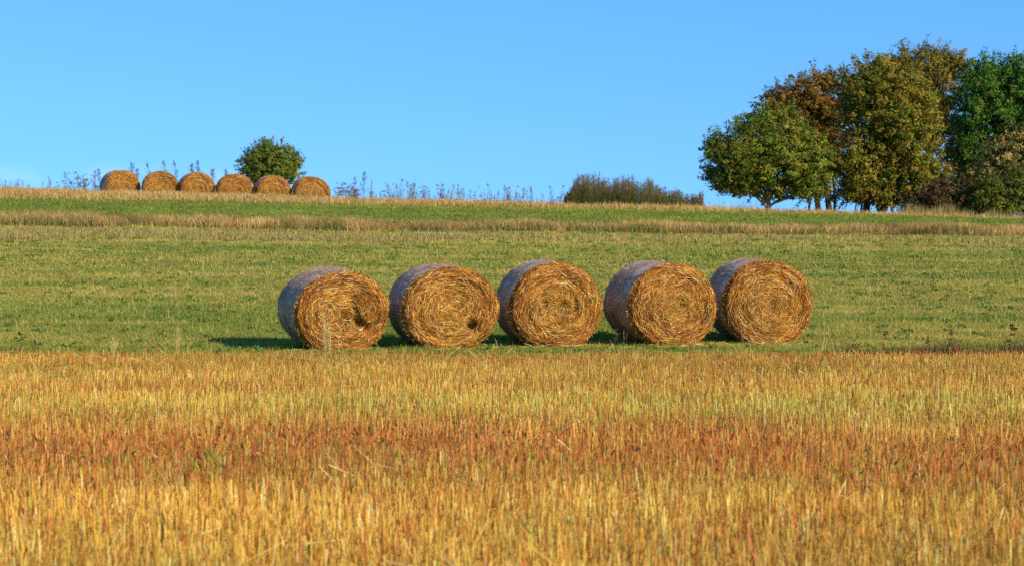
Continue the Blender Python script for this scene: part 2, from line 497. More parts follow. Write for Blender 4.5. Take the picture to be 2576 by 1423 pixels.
def build_dry():
    rng = np.random.default_rng(31)
    S = Soup()
    # uncut bank
    x, d = scatter(82.4, 89.4, 560, rng); n = len(x)
    wob = (fbm(x / 4, d / 5, 71, 3) - .5) * 2.4
    am = smooth(83.0, 84.2, d + wob) * (1 - smooth(86.6, 87.8, d + wob))
    ok = rng.random(n) < am; x, d = x[ok], d[ok]; n = len(x)
    t = fbm(x / .9, d / 1.5, 101, 3)
    c = pick([(.54, .34, .11), (.66, .46, .165), (.40, .22, .075), (.44, .245, .085), (.23, .12, .045)], n, rng, .14)
    c = c * (1 + 1.0 * (t - .5) + 1.4 * (fbm(x / 1.6, d / 2.5, 104, 3) - .5))[:, None]
    gg = rng.random(n) < .10 + .5 * smooth(.5, .65, fbm(x / 1.2, d / 1.0, 109, 2)) * (1 - smooth(84, 85.5, d)); c[gg] = pick([(.20, .22, .05), (.14, .18, .04)], gg.sum(), rng)
    h = (.13 + .24 * rng.random(n)) * (.30 + .8 * t + .6 * fbm(x / 2.0, d * 0, 106, 2))
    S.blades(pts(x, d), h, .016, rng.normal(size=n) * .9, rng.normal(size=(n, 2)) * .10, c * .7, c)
    o = link('bank_grass', S.mesh('bank_grass', M_DRY))
    tag(o, 'band of tall uncut brown dry grass across the middle of the slope', 'dry grass', kind='stuff')
    S = Soup()
    x, d = scatter(75.8, 82, 200, rng); n = len(x)
    wob = (fbm(x / 4, d / 5, 71, 3) - .5) * 2.4
    am = smooth(76.5, 78, d + 2 * wob) * (1 - smooth(79.5, 81, d + wob)) * (.35 + .65 * smooth(4, -10, x))
    ok = rng.random(n) < am; x, d = x[ok], d[ok]; n = len(x)
    c = pick([(.46, .32, .11), (.54, .40, .16), (.36, .24, .08), (.25, .24, .06)], n, rng, .14)
    S.blades(pts(x, d), .08 + .14 * rng.random(n), .018, rng.normal(size=n) * .9, rng.normal(size=(n, 2)) * .05, c * .8, c)
    o = link('bleached_grass', S.mesh('bleached_grass', M_DRY))
    tag(o, 'lower pale strip of bleached grass just below the brown bank', 'dry grass', kind='stuff')
    S = Soup()
    x, d = scatter(97.0, 112, 270, rng, 1.25); n = len(x)
    wob = (fbm(x / 4, d / 5, 71, 3) - .5) * 2.4
    am = smooth(100.0, 101.8, d + .7 * wob - .11 * x)
    ok = rng.random(n) < am; x, d = x[ok], d[ok]; n = len(x)
    t = fbm(x / 1.1, d / 1.1, 111, 3)
    c = pick([(.56, .35, .10), (.64, .43, .14), (.46, .27, .075), (.68, .50, .21), (.34, .19, .055)], n, rng, .14)
    c = c * (1 + .6 * (t - .5))[:, None]
    h = (.09 + .15 * rng.random(n)) * (.5 + t)
    right = smooth(-6, 4, x)
    h = h * (1 + .35 * right * (rng.random(n) < .25))
    S.blades(pts(x, d), h, .018, rng.normal(size=n) * .9, rng.normal(size=(n, 2)) * .06, c * .8, c)
    # sparse taller seed grass standing along the whole skyline
    x = -27 + 54 * rng.random(9000); d = 104.2 + 2.8 * rng.random(9000)
    t = smooth(.42, .72, fbm(x / .8, d * 0, 117, 3)); keep = rng.random(9000) < .15 + .85 * t; x, d, t = x[keep], d[keep], t[keep]; n = len(x)
    c = pick([(.50, .36, .14), (.42, .30, .10), (.36, .28, .09), (.28, .22, .07)], n, rng, .15)
    S.blades(pts(x, d), (.22 + .42 * rng.random(n) ** 1.6) * (.6 + .6 * t), .012, rng.normal(size=n) * .9, rng.normal(size=(n, 2)) * .07, c * .8, c)
    # taller pale tufts below the shrubs at the right
    x = wx(2270, 106) + 9.0 * rng.random(14000); d = 105 + 3.2 * rng.random(14000)
    t = fbm(x / .7, d * 0, 115, 2); n = len(x)
    c = pick([(.50, .36, .14), (.42, .28, .09), (.35, .30, .09), (.25, .22, .07)], n, rng, .15)
    S.blades(pts(x, d), (.25 + .55 * rng.random(n)) * (.4 + t), .017, rng.normal(size=n) * .9, rng.normal(size=(n, 2)) * .09, c * .8, c)
    o = link('crest_grass', S.mesh('crest_grass', M_DRY))
    tag(o, 'strip of dry golden grass along the crest of the hill', 'dry grass', kind='stuff')


build_dry()


# ------------------------------------------------------------------ straw bales
def bale_parts(seed, a, b, L, gashes):
    """a half width, b half height, L length; axis = local y, face at -L/2 looks to -y"""
    rng = np.random.default_rng(seed)
    SAG = .10 * b

    def section(th, k=1.0):
        r = 1 + .012 * np.sin(2 * th + seed) + .010 * np.sin(3 * th + 2 * seed) + .007 * np.sin(5 * th + seed * .7)
        x = a * r * np.cos(th) * k
        z = b * r * np.sin(th) * k
        zz = b + z
        # flattened where it sits
        zz = SAG + np.log1p(np.exp(np.clip((zz - SAG) / .035, -30, 60))) * .035 if np.ndim(zz) else zz
        return x, zz - SAG

    # --- net wrap
    nt_, ny = 128, 15
    th = np.linspace(0, 2 * np.pi, nt_, endpoint=False)
    ys = np.linspace(-1, 1, ny)
    ys = np.sign(ys) * np.abs(ys) ** .6
    V = []
    for y in ys:
        k = .984 + .02 * smooth(-.3, .6, y) - .012 * smooth(.90, 1.0, -y) + .003 * math.sin(6 * y + seed)
        x, z = section(th, k)
        bump = .010 * (vnoise(th * 5, np.full(nt_, y * 4 + seed), seed) - .5)
        V.append(np.stack([x * (1 + bump), np.full(nt_, y * (L / 2 - .07)) + .02 * (vnoise(th * 7, np.full(nt_, y), seed + 3) - .5), z], 1))
    V = np.concatenate(V)
    i, j = np.meshgrid(np.arange(ny - 1), np.arange(nt_), indexing='ij'); i = i.ravel(); j = j.ravel(); j2 = (j + 1) % nt_
    F = np.stack([i * nt_ + j, i * nt_ + j2, (i + 1) * nt_ + j2, (i + 1) * nt_ + j], 1)
    net = make_mesh('net_wrap', V, [F], M_NET, None, True)

    def end(sgn, nst, gsh):
        S = Soup()
        nr, na = 30, 96
        an = np.linspace(0, 2 * np.pi, na, endpoint=False)

        def yface(u, v):           # outward offset of the end face at normalised (u, v)
            r = np.hypot(u, v)
            o = .035 * (1 - r * r) + .045 * (fbm(u * 3 + 9, v * 3 + seed, seed, 3) - .5) \
                + .018 * np.sin(r * 24 + 2 * vnoise(u * 2, v * 2, seed + 5)) * smooth(.15, .4, r) * .6
            o = o - .10 * smooth(.91, 1.0, r) ** 2 * (r > .9)
            for gu, gv, su, sv, rot, dep in gsh:
                du = (u - gu) * math.cos(rot) + (v - gv) * math.sin(rot); dv = -(u - gu) * math.sin(rot) + (v - gv) * math.cos(rot)
                du = du + .06 * (vnoise(u * 9, v * 9, 77) - .5)
                o = o - dep * np.exp(-(du / su) ** 2 - (dv / sv) ** 2)
            return o

        def place(u, v, lift):
            th_ = np.arctan2(v, u); r = np.hypot(u, v)
            x, z = section(th_, r)
            return np.stack([x, sgn * (L / 2 + yface(u, v) + lift), z], 1)

        R = np.linspace(0, 1, nr) ** .9
        U = (R[:, None] * np.cos(an)).ravel(); W = (R[:, None] * np.sin(an)).ravel()
        v = place(U, W, np.zeros(U.size))
        i, j = np.meshgrid(np.arange(nr - 1), np.arange(na), indexing='ij'); i = i.ravel(); j = j.ravel(); j2 = (j + 1) % na
        f = np.stack([i * na + j, i * na + j2, (i + 1) * na + j2, (i + 1) * na + j], 1)
        rr = np.hypot(U, W)
        base = np.array([.14, .045, .008]) * (1 - .3 * rr[:, None]) * (.7 + .6 * fbm(U * 12, W * 12, seed + 1, 2))[:, None]
        S.add(v, [f], base)
        # straws wound around the axis
        n = nst
        r = np.sqrt(rng.random(n)) * 1.0; t = rng.random(n) * 2 * np.pi
        ln = (.05 + .24 * rng.random(n) ** 1.5) / a
        mess = np.clip(.34 + .95 * np.exp(-(r / .38) ** 2) + .12 * rng.normal(size=n), .05, 1.4)
        ori = t + np.pi / 2 + rng.normal(size=n) * mess
        gash_shade = np.zeros(n)  # straws around the gashes darkened: shade of the hollows put into their colour
        for gu, gv, su, sv, rot, dep in gsh:
            u0 = r * np.cos(t) - gu; v0 = r * np.sin(t) - gv
            gash_shade = np.maximum(gash_shade, np.exp(-(u0 ** 2 + v0 ** 2) / (2.2 * (su + sv)) ** 2) * .6)
        u0 = r * np.cos(t); v0 = r * np.sin(t)
        du = np.cos(ori) * ln / 2; dv = np.sin(ori) * ln / 2
        l0 = .004 + .016 * rng.random(n); l1 = np.clip(l0 + rng.normal(size=n) * .012, .002, .06)
        p = place(u0 - du, v0 - dv, l0); q = place(u0 + du, v0 + dv, l1)
        m = place(u0, v0, np.maximum(l0, l1) + .006)
        okk = (np.hypot(u0 - du, v0 - dv) < 1.03) & (np.hypot(u0 + du, v0 + dv) < 1.03)
        p, q, m, r_, t_ = p[okk], q[okk], m[okk], r[okk], t[okk]; n = len(p); gash_shade = gash_shade[okk]
        tg = q - p; nrm = np.zeros((n, 3)); nrm[:, 1] = sgn; nrm += rng.normal(size=(n, 3)) * .45
        wd = np.cross(tg, nrm); wd /= np.linalg.norm(wd, axis=1)[:, None] + 1e-9
        wd *= (.0015 + .0017 * rng.random(n))[:, None]
        inner = np.clip(1 - r_ * 1.05 + .2 * rng.normal(size=n), 0, 1)
        band = (fbm(r_ * 9, t_ * .6, seed + 11, 2) - .5)
        gold = pick([(.66, .310, .036), (.54, .235, .026), (.80, .47, .10), (.40, .15, .018)], n, rng, .2)
        rust = pick([(.36, .105, .012), (.43, .145, .018), (.25, .064, .010), (.54, .22, .03), (.15, .04, .008), (.10, .03, .008)], n, rng, .25)
        c = np.where((rng.random(n) < .22 + .65 * inner + .8 * band)[:, None], gold, rust)
        c = c * (1 - .25 * gash_shade)[:, None] * (1 + .7 * (fbm(r_ * np.cos(t_) * 3.5 + seed, r_ * np.sin(t_) * 3.5, seed + 21, 3) - .5))[:, None]
        hi = rng.random(n) < .05; c[hi] = pick([(.88, .70, .32), (.82, .56, .18)], hi.sum(), rng, .05)
        v = np.stack([p - wd, p + wd, m + wd, m - wd, q + wd, q - wd], 1)
        i = np.arange(n)[:, None] * 6
        S.add(v, [np.concatenate([i + np.array([0, 1, 2, 3]), i + np.array([3, 2, 4, 5])])], np.repeat(c, 6, 0))
        # ragged ends around the rim
        n = 900 if nst > 3000 else 300
        t = rng.random(n) * 2 * np.pi; rad = .95 + .05 * rng.random(n)
        p = place(rad * np.cos(t), rad * np.sin(t), np.full(n, .0))
        out = np.stack([np.cos(t) * .6, np.full(n, sgn * .5), np.sin(t) * .6], 1) + rng.normal(size=(n, 3)) * .55
        out /= np.linalg.norm(out, axis=1)[:, None]
        q = p + out * (.02 + .06 * rng.random(n))[:, None]
        q[:, 2] = np.maximum(q[:, 2], .004)
        wd = np.cross(q - p, rng.normal(size=(n, 3))); wd /= np.linalg.norm(wd, axis=1)[:, None]
        S.strips(p, q, wd * .0028, pick([(.56, .27, .03), (.42, .16, .016), (.28, .085, .01), (.74, .46, .10)], n, rng, .15))
        return S.mesh('straw_end', M_STRAW, False)

    # straw poking through and lying on the net
    def fringe():
        S = Soup(); n = 4200
        t = rng.random(n) * 2 * np.pi; y = (rng.random(n) - .5) * (L - .1)
        k = .984 + .02 * smooth(-.3, .6, y / (L / 2)) + .004
        x, z = section(t, k); p = np.stack([x, y, z], 1)
        ta = np.stack([-np.sin(t), rng.normal(size=n) * .8, np.cos(t)], 1)
        ou = np.stack([np.cos(t), np.zeros(n), np.sin(t)], 1)
        dr = ta + ou * np.abs(rng.normal(size=n) * .28)[:, None]; dr /= np.linalg.norm(dr, axis=1)[:, None]
        q = p + dr * (.02 + .07 * rng.random(n))[:, None]; q[:, 2] = np.maximum(q[:, 2], .003); p[:, 2] = np.maximum(p[:, 2], .003)
        wd = np.cross(q - p, ou + rng.normal(size=(n, 3)) * .5); wd /= np.linalg.norm(wd, axis=1)[:, None] + 1e-9
        S.strips(p, q, wd * .002, pick([(.46, .24, .07), (.34, .15, .04), (.22, .09, .03), (.60, .42, .20)], n, rng, .15))
        return S.mesh('straw_fringe', M_STRAW)

    return net, end(-1, 20000, gashes), end(1, 1500, []), fringe()


def make_bale(meshes, loc, rot, label, group, scale=1.0):
    net, fr, bk, fz = meshes
    o = empty('straw_bale', loc, rot); o.scale = (scale,) * 3 if np.isscalar(scale) else scale
    link('net_wrap', net, o)
    link('straw_end', fr, o); link('straw_end', bk, o); link('straw_fringe', fz, o)
    tag(o, label, 'straw bale', group)
    return o


# face columns (left, right), top and bottom rows, yaw to the left, pitch, label
NEAR = [
    (742, 981, 681, 879, 20, 6.0, [(.24, .10, .045, .24, .35, .20), (.36, -.22, .09, .20, .75, .30), (.02, -.12, .12, .2, .5, .09), (-.35, -.40, .09, .05, 0, .04)],
     'straw bale with a dark torn gash in its end, behind the dry grass tuft'),
    (1011, 1254, 667, 876, 15, 4.0, [(.45, -.36, .09, .11, .3, .26), (.1, .1, .2, .2, 0, .03)],
     'straw bale with one small dark hole low in its end, second in the front row'),
    (1284, 1514, 656, 870, 13, 1.8, [(-.27, .05, .05, .22, .1, .10), (.40, .0, .03, .16, -.1, .10), (.12, .0, .10, .12, 0, .05)],
     'straw bale with a grey matted core, middle of the front row'),
    (1585, 1804, 658, 867, 20, 2.4, [(.15, .05, .09, .12, 0, .06)],
     'straw bale with the widest shaded net side, overlapping the last bale of its row'),
    (1821, 2044, 657, 866, 12, 2.0, [(.0, .0, .12, .14, 0, .05), (.78, -.3, .08, .04, 0, .04)],
     'straw bale half tucked behind its left neighbour, right end of the front row'),
]
protos = []
for k, (x0, x1, y0, y1, yaw, pit, gs, lab) in enumerate(NEAR):
    cxp = (x0 + x1) / 2
    d = 38.0
    while HY + FPX * (EYE - float(tz(wx(cxp, d), d)) + .015) / d > y1 + 4:
        d += .02
    if k == 4: d += .38          # the last one stands a little further back
    xf = wx(cxp, d)
    ax = math.radians(yaw)
    a_sight = math.atan2(xf, d)
    wid = (x1 - x0) / FPX * d / math.cos(ax + a_sight)
    hei = (y1 - y0) / FPX * d
    L = 1.22
    ms = bale_parts(100 + k, wid / 2, hei / 1.9, L, gs)
    protos.append((ms, wid))
    # root = middle of the footprint; the end face lies L/2 in front of it
    xc = xf - math.sin(ax) * L / 2; dc = d + math.cos(ax) * L / 2
    slope = (float(tz(xc, dc + .6)) - float(tz(xc, dc - .6))) / 1.2
    pitch = math.atan(slope) * .4 + math.radians(pit) * .6
    zc = float(tz(xf, d)) - .015 + math.sin(pitch) * L / 2
    make_bale(ms, (xc, dc, zc), (pitch, 0, ax), lab, 'straw bales in a row on the meadow edge')

def loose_straw():
    rng = np.random.default_rng(63); S = Soup()
    for b in [o for o in col.objects if o.name.startswith('straw_bale')]:
        n = 70; ca, sa = math.cos(b.rotation_euler.z), math.sin(b.rotation_euler.z)
        u = rng.normal(size=n) * .55; v = -.60 - np.abs(rng.normal(size=n) * .30)
        x = b.location.x + u * ca - v * sa; d = b.location.y + u * sa + v * ca
        p = pts(x, d, .012); p[:, 2] += .03 * rng.random(n)
        a = rng.random(n) * 6.28; l = .05 + .11 * rng.random(n)
        q = p + np.stack([np.cos(a), np.sin(a), rng.normal(size=n) * .15], 1) * l[:, None]
        q[:, 2] = np.maximum(q[:, 2], tz(q[:, 0], q[:, 1]) + .008)
        wd = np.zeros((n, 3)); wd[:, 2] = .003; wd[:, 1] = .003
        S.strips(p, q, wd, pick([(.58, .32, .06), (.46, .20, .03), (.70, .48, .14)], n, rng, .15))
    o = link('loose_straw', S.mesh('loose_straw', M_STRAW))
    tag(o, 'wisps of loose straw fallen in the grass at the foot of the front bales', 'loose straw', kind='stuff')


loose_straw()

FAR = [  # left, right, top, yaw, proto, label
    (266, 355, 428, 24, 3, 'far straw bale at the left end of the crest row, showing its net side'),
    (358, 450, 430, 10, 1, 'far straw bale on the crest, second from the left end of its row'),
    (453, 543, 433, 14, 2, 'far straw bale on the crest, third from the left end of its row'),
    (546, 640, 437, 10, 3, 'far straw bale on the crest, just left of the lone bush'),
    (645, 734, 441, 14, 2, 'far straw bale on the crest in front of the lone bush'),
    (740, 832, 444, 13, 4, 'far straw bale on the crest at the right end of its row'),
]
for k, (x0, x1, y0, yaw, pi_, lab) in enumerate(FAR):
    ms, wid = protos[pi_]
    df = 106.6
    s = (x1 - x0) / FPX * df / wid
    xf = wx((x0 + x1) / 2, df); ax = math.radians(yaw); L = 1.22 * s
    xc = xf - math.sin(ax) * L / 2; dc = df + L / 2
    zc = float(tz(xc, dc)) - .02
    top = wz(y0, df)
    hz = (top - zc) / (protos[pi_][0][1].vertices and max(v.co.z for v in ms[0].vertices))
    print('far bale', k, 'scale', round(s, 3), 'z scale', round(hz, 3))
    make_bale(ms, (xc, dc, zc), (math.radians(2.2), 0, ax), lab, 'straw bales in a row on the hill crest', (s, s, min(max(hz, s * .9), s * 1.25)))


# ------------------------------------------------------------------ trees
def crown_mesh(blobs, nclump, per, size, pal, seed, sig=.30, shell=.45, out_ref=None, density_gap=.0):
    """blobs: (x, d, z, rx, rd, rz, weight) ellipsoids in metres, relative to the tree base"""
    rng = np.random.default_rng(seed)
    S = Soup()
    B = np.array(blobs, float)
    w = B[:, 6] * B[:, 3] * B[:, 5]; w /= w.sum()
    k = rng.choice(len(B), nclump, p=w)
    u = rng.normal(size=(nclump, 3)); u /= np.linalg.norm(u, axis=1)[:, None]
    rad = rng.random(nclump) ** shell
    lump = .80 + .38 * fbm(np.arctan2(u[:, 0], u[:, 1]) * 2.2 + k * 7, u[:, 2] * 3.2 + seed, seed, 2)
    c = B[k, :3] + u * B[k, 3:6] * (rad * lump)[:, None]
    nn = nclump * per
    cl = np.repeat(np.arange(nclump), per)
    sg = sig * (.7 + .7 * rng.random(nclump))
    g = rng.normal(size=(nn, 3)); g /= np.linalg.norm(g, axis=1)[:, None]
    off = g * (rng.random(nn) ** .5 * 1.35 * sg[cl])[:, None] * np.array([1, 1, .7])
    # leafy sprigs: outer clumps drawn out along a twig
    tw = u * np.array([.8, .8, .7]) + np.array([0, 0, .45]) + rng.normal(size=(nclump, 3)) * .35
    tw /= np.linalg.norm(tw, axis=1)[:, None]
    spr = (rad > .80) & (rng.random(nclump) < .40)
    tt = (rng.random(nn) * 2.6 - .3) * sig
    off = np.where(spr[cl][:, None], tw[cl] * tt[:, None] + off * .38, off)
    p = c[cl] + off
    outv = u[cl] * .5 + off / (sig + 1e-6) * .55 + np.array([0, -.15, .35]) + rng.normal(size=(nn, 3)) * .5
    outv /= np.linalg.norm(outv, axis=1)[:, None]
    a = np.cross(outv, rng.normal(size=(nn, 3))); a /= np.linalg.norm(a, axis=1)[:, None]
    b = np.cross(outv, a)
    sz = size * (.6 + .8 * rng.random(nn))
    base = pick(pal, nclump, rng, .16) * 1.15
    cc = base[cl] * (1 + .13 * rng.normal(size=(nn, 1))).clip(.4, 1.8) * (1 + .07 * rng.normal(size=(nn, 3)))
    S.leaves(p, a * sz[:, None], b * (sz * .62)[:, None], cc.clip(.004, .8))
    return S, c, rad


def make_tree(name, px, d, blobs_px, nclump, per, size, pal, seed, label, cat, trunk_r=.14, trunks=((0, 0),), bark=(.10, .07, .045),
              group=None, sig=.30, part='crown', limbs=26, shell=.45, trunk_h=None):
    x0 = wx(px, d); z0 = float(tz(x0, d)) - .03
    root = empty(name, (x0, d, z0))
    bl = []
    for (bx, by, rx, ry, dd, wgt) in blobs_px:
        de = d + dd
        bl.append((wx(bx, de) - x0, dd, wz(by, de) - z0, rx / FPX * de, max(rx, ry) / FPX * de * .8, ry / FPX * de, wgt))
    S, cc, rad = crown_mesh(bl, nclump, per, size, pal, seed, sig, shell)
    rng = np.random.default_rng(seed + 1)
    T = Soup()
    B = np.array(bl)
    bc = (B[:, :3] * B[:, 6:7]).sum(0) / B[:, 6].sum()
    zlow = (B[:, 2] - B[:, 5]).min()
    forks = []
    for (tx, td) in trunks:
        top = np.array([bc[0] * .55 + tx * .7, bc[1] * .6 + td * .7, bc[2] + B[:, 5].max() * .35])
        if trunk_h: top[2] = trunk_h
        q = np.linspace(0, 1, 9)[:, None]
        line = np.array([tx, td, -.05]) * (1 - q) + top * q
        line[:, :2] += np.cumsum(rng.normal(size=(9, 2)) * .05, 0)
        r = trunk_r * (1.25 - 1.05 * q[:, 0]); r[0] *= 1.35
        T.tube(line, r, bark, 9, .06)
        forks.append((line, r))
    idx = rng.choice(len(cc), min(limbs, len(cc)), replace=False)
    for i in idx:
        line, r = forks[rng.integers(len(forks))]
        t = int(np.clip(np.argmin(np.linalg.norm(line - cc[i] * np.array([1, 1, .75]), axis=1)) - 1, 1, 6))
        s = line[t]; e = cc[i]; q = np.linspace(0, 1, 6)[:, None]
        m = s * (1 - q) + e * q; m[:, 2] += .25 * np.sin(q[:, 0] * np.pi) * np.linalg.norm(e - s) * .3
        m[1:-1] += rng.normal(size=(4, 3)) * .05
        T.tube(m, r[t] * .5 * (1 - .88 * q[:, 0]), bark, 5)
    link('trunk', T.mesh('trunk', M_BARK, True), root)
    link(part, S.mesh(part, M_LEAF), root)
    tag(root, label, cat, group)
    return root


OLIVE = [(.135, .165, .014), (.18, .20, .020), (.10, .135, .012), (.225, .215, .026), (.08, .11, .012), (.20, .15, .02)]
GOLDG = [(.16, .155, .013), (.21, .185, .018), (.12, .13, .012), (.25, .175, .022), (.09, .105, .012), (.20, .125, .018)]
RUST = [(.22, .098, .018), (.26, .115, .022), (.18, .095, .017), (.19, .135, .02), (.13, .07, .014), (.14, .13, .018)]
BROWNO = [(.20, .145, .02), (.17, .145, .018), (.24, .145, .026), (.13, .12, .016)]
DARKG = [(.05, .115, .012), (.065, .14, .015), (.10, .17, .02), (.035, .085, .010), (.11, .13, .018)]
TAN = [(.34, .23, .065), (.22, .15, .04), (.15, .12, .025), (.09, .10, .02), (.44, .32, .11), (.07, .10, .02)]
GRP = 'trees in the copse on the hill crest'

make_tree('broadleaf_tree', 1936, 111, [(1930, 396, 148, 112, 0, 1.0), (1845, 412, 82, 80, -.3, .9), (1800, 372, 40, 42, 0, .6), (1960, 325, 75, 62, .2, .8), (2035, 415, 66, 95, 0, .9), (1900, 310, 50, 40, 0, .5),
                                        (1885, 456, 95, 40, 0, .7), (1808, 474, 38, 22, 0, .4), (2015, 468, 80, 38, 0, .7), (1780, 425, 26, 42, 0, .45)],
          1800, 42, .054, OLIVE, 201, 'low spreading grey green tree with a pale trunk at the left front of the copse', 'tree', .15, ((0, 0),), (.32, .23, .13), GRP, sig=.21, limbs=40)
make_tree('broadleaf_tree', 2062, 118, [(2045, 258, 88, 88, 0, 1.0), (1975, 258, 66, 44, 0, .8), (2085, 330, 58, 85, 0, .8), (1945, 275, 42, 45, 0, .5), (2085, 215, 42, 50, 0, .6), (2060, 400, 50, 60, 0, .6)],
          950, 40, .056, RUST, 202, 'rust brown tree showing above the low grey green tree', 'tree', .15, ((0, 0), (.45, .2)), (.07, .05, .035), GRP, sig=.22, limbs=30)
make_tree('broadleaf_tree', 2190, 113, [(2235, 270, 125, 130, 0, 1.0), (2195, 225, 95, 88, 0, .9), (2280, 330, 92, 128, 0, .9), (2175, 410, 85, 85, -.4, 1.0), (2295, 430, 95, 80, -.3, .9), (2145, 275, 45, 80, .2, .5),
                                        (2200, 480, 110, 42, 0, .9), (2130, 490, 60, 32, .3, .5), (2330, 455, 62, 50, 0, .5), (2250, 500, 70, 26, .2, .4)],
          2300, 40, .058, GOLDG, 203, 'tall broad olive gold tree in the middle of the copse', 'tree', .17, ((-.45, .1), (.35, -.2), (.55, .4)), (.06, .045, .03), GRP, sig=.24, limbs=60)
make_tree('broadleaf_tree', 2330, 120, [(2320, 195, 92, 85, 0, 1.0), (2300, 150, 64, 36, 0, .6), (2385, 170, 54, 52, 0, .7), (2375, 300, 48, 110, 0, .7), (2240, 165, 44, 34, 0, .4), (2360, 138, 34, 26, 0, .4), (2410, 170, 40, 40, 0, .4), (2400, 400, 40, 90, 0, .6)],
          900, 34, .056, BROWNO, 204, 'thin crowned brownish tree at the back of the copse, the highest of them', 'tree', .15, ((0, 0),), (.06, .045, .03), GRP, sig=.24, limbs=40)
make_tree('broadleaf_tree', 2520, 116, [(2490, 250, 92, 110, 0, 1.0), (2540, 200, 80, 68, .3, .9), (2440, 320, 50, 110, 0, .8), (2600, 260, 110, 130, 0, 1.0), (2450, 405, 62, 70, 0, .9), (2700, 320, 120, 150, 0, .8), (2430, 455, 48, 45, .5, .6), (2530, 360, 80, 70, .5, .7), (2455, 195, 50, 52, .3, .6)],
          2200, 40, .060, DARKG, 205, 'dark bluish green dense tree at the right edge of the copse', 'tree', .2, ((0, 0), (1.2, .3)), (.05, .04, .03), GRP, sig=.26, limbs=40)
make_tree('broadleaf_tree', 2545, 112.5, [(2530, 395, 68, 56, 0, 1.0), (2575, 365, 50, 44, 0, .7), (2478, 440, 44, 38, 0, .6), (2620, 420, 70, 60, 0, .6)],
          480, 30, .058, TAN, 206, 'pale withered small tree with tan leaves below the dark green tree', 'tree', .09, ((0, 0),), (.08, .06, .04), GRP, sig=.20, limbs=30)
make_tree('shrub', 2375, 109.5, [(2365, 500, 66, 44, 0, 1.0), (2430, 500, 52, 48, 0, .8), (2330, 520, 44, 30, 0, .6), (2380, 470, 40, 26, 0, .5), (2400, 530, 80, 26, 0, .6), (2300, 525, 40, 22, 0, .4), (2290, 505, 24, 26, .3, .3)],
          760, 34, .046, [(.10, .058, .02), (.13, .065, .024), (.08, .06, .018), (.085, .085, .02)], 207, 'dark red brown shrub under the olive gold and dark green trees', 'shrub', .04, ((0, 0), (.4, 0), (-.4, .1)), (.06, .04, .03), 'shrubs at the foot of the copse', sig=.16, part='foliage', limbs=30, trunk_h=.5)
make_tree('shrub', 2530, 108.5, [(2515, 492, 80, 50, 0, 1.0), (2575, 470, 66, 62, 0, .9), (2465, 520, 44, 30, 0, .5), (2650, 490, 70, 60, 0, .6), (2530, 530, 90, 26, 0, .6), (2480, 480, 50, 44, .2, .6)],
          1000, 34, .044, [(.10, .125, .014), (.135, .15, .018), (.07, .095, .012), (.14, .125, .022)], 208, 'olive green shrub at the right edge below the withered tree', 'shrub', .04, ((0, 0), (.5, .1), (-.5, 0)), (.06, .04, .03), 'shrubs at the foot of the copse', sig=.16, part='foliage', limbs=30, trunk_h=.6)
make_tree('bush', 682, 113, [(680, 410, 60, 50, 0, 1.0), (660, 385, 34, 32, 0, .8), (712, 392, 38, 34, 0, .8), (635, 405, 30, 28, 0, .6), (735, 418, 26, 30, 0, .6), (650, 430, 50, 30, 0, .6), (672, 363, 20, 16, 0, .35), (604, 402, 16, 7, 0, .12), (690, 440, 66, 34, 0, .9), (625, 425, 26, 26, 0, .5), (745, 405, 22, 22, 0, .4), (670, 460, 60, 30, 0, .6)],
          1150, 36, .040, [(.12, .16, .018), (.165, .19, .025), (.085, .125, .015), (.20, .185, .03)], 209, 'lone round green bush standing behind the far bales', 'bush', .06, ((0, 0), (.25, .1), (-.25, .0)), (.08, .06, .04), None, sig=.14, part='foliage', limbs=40, trunk_h=1.3)
# further stems of the copse seen under the crowns
for k, (px, d, r, h) in enumerate([(2038, 116, .08, 2.6), (2108, 117, .09, 3.0), (2150, 118, .05, 2.2), (2168, 115.5, .07, 2.8), (2238, 117.5, .10, 3.0)]):
    lab = ['slim dark young tree with bare lower stem, between pale trunk and rust brown tree',
           'young tree with dark leaning stem right of the rust-brown tree',
           'thinnest young tree stem under the copse, left of the olive-gold tree',
           'young tree with short dark stem beside the olive-gold trunk',
           'young tree with thick dark stem on the right side of the olive-gold trunk'][k]
    y = HY - FPX * (float(tz(wx(px, d), d)) + h - EYE) / d
    make_tree('young_tree', px, d, [(px + 5 * (-1) ** k, y - 12, 34, 34, 0, 1.0)], 110, 30, .05, OLIVE if k % 2 else GOLDG, 230 + k, lab, 'tree', r, ((0, 0),), (.07, .05, .035), 'young trees under the copse', sig=.2, limbs=8, trunk_h=h)


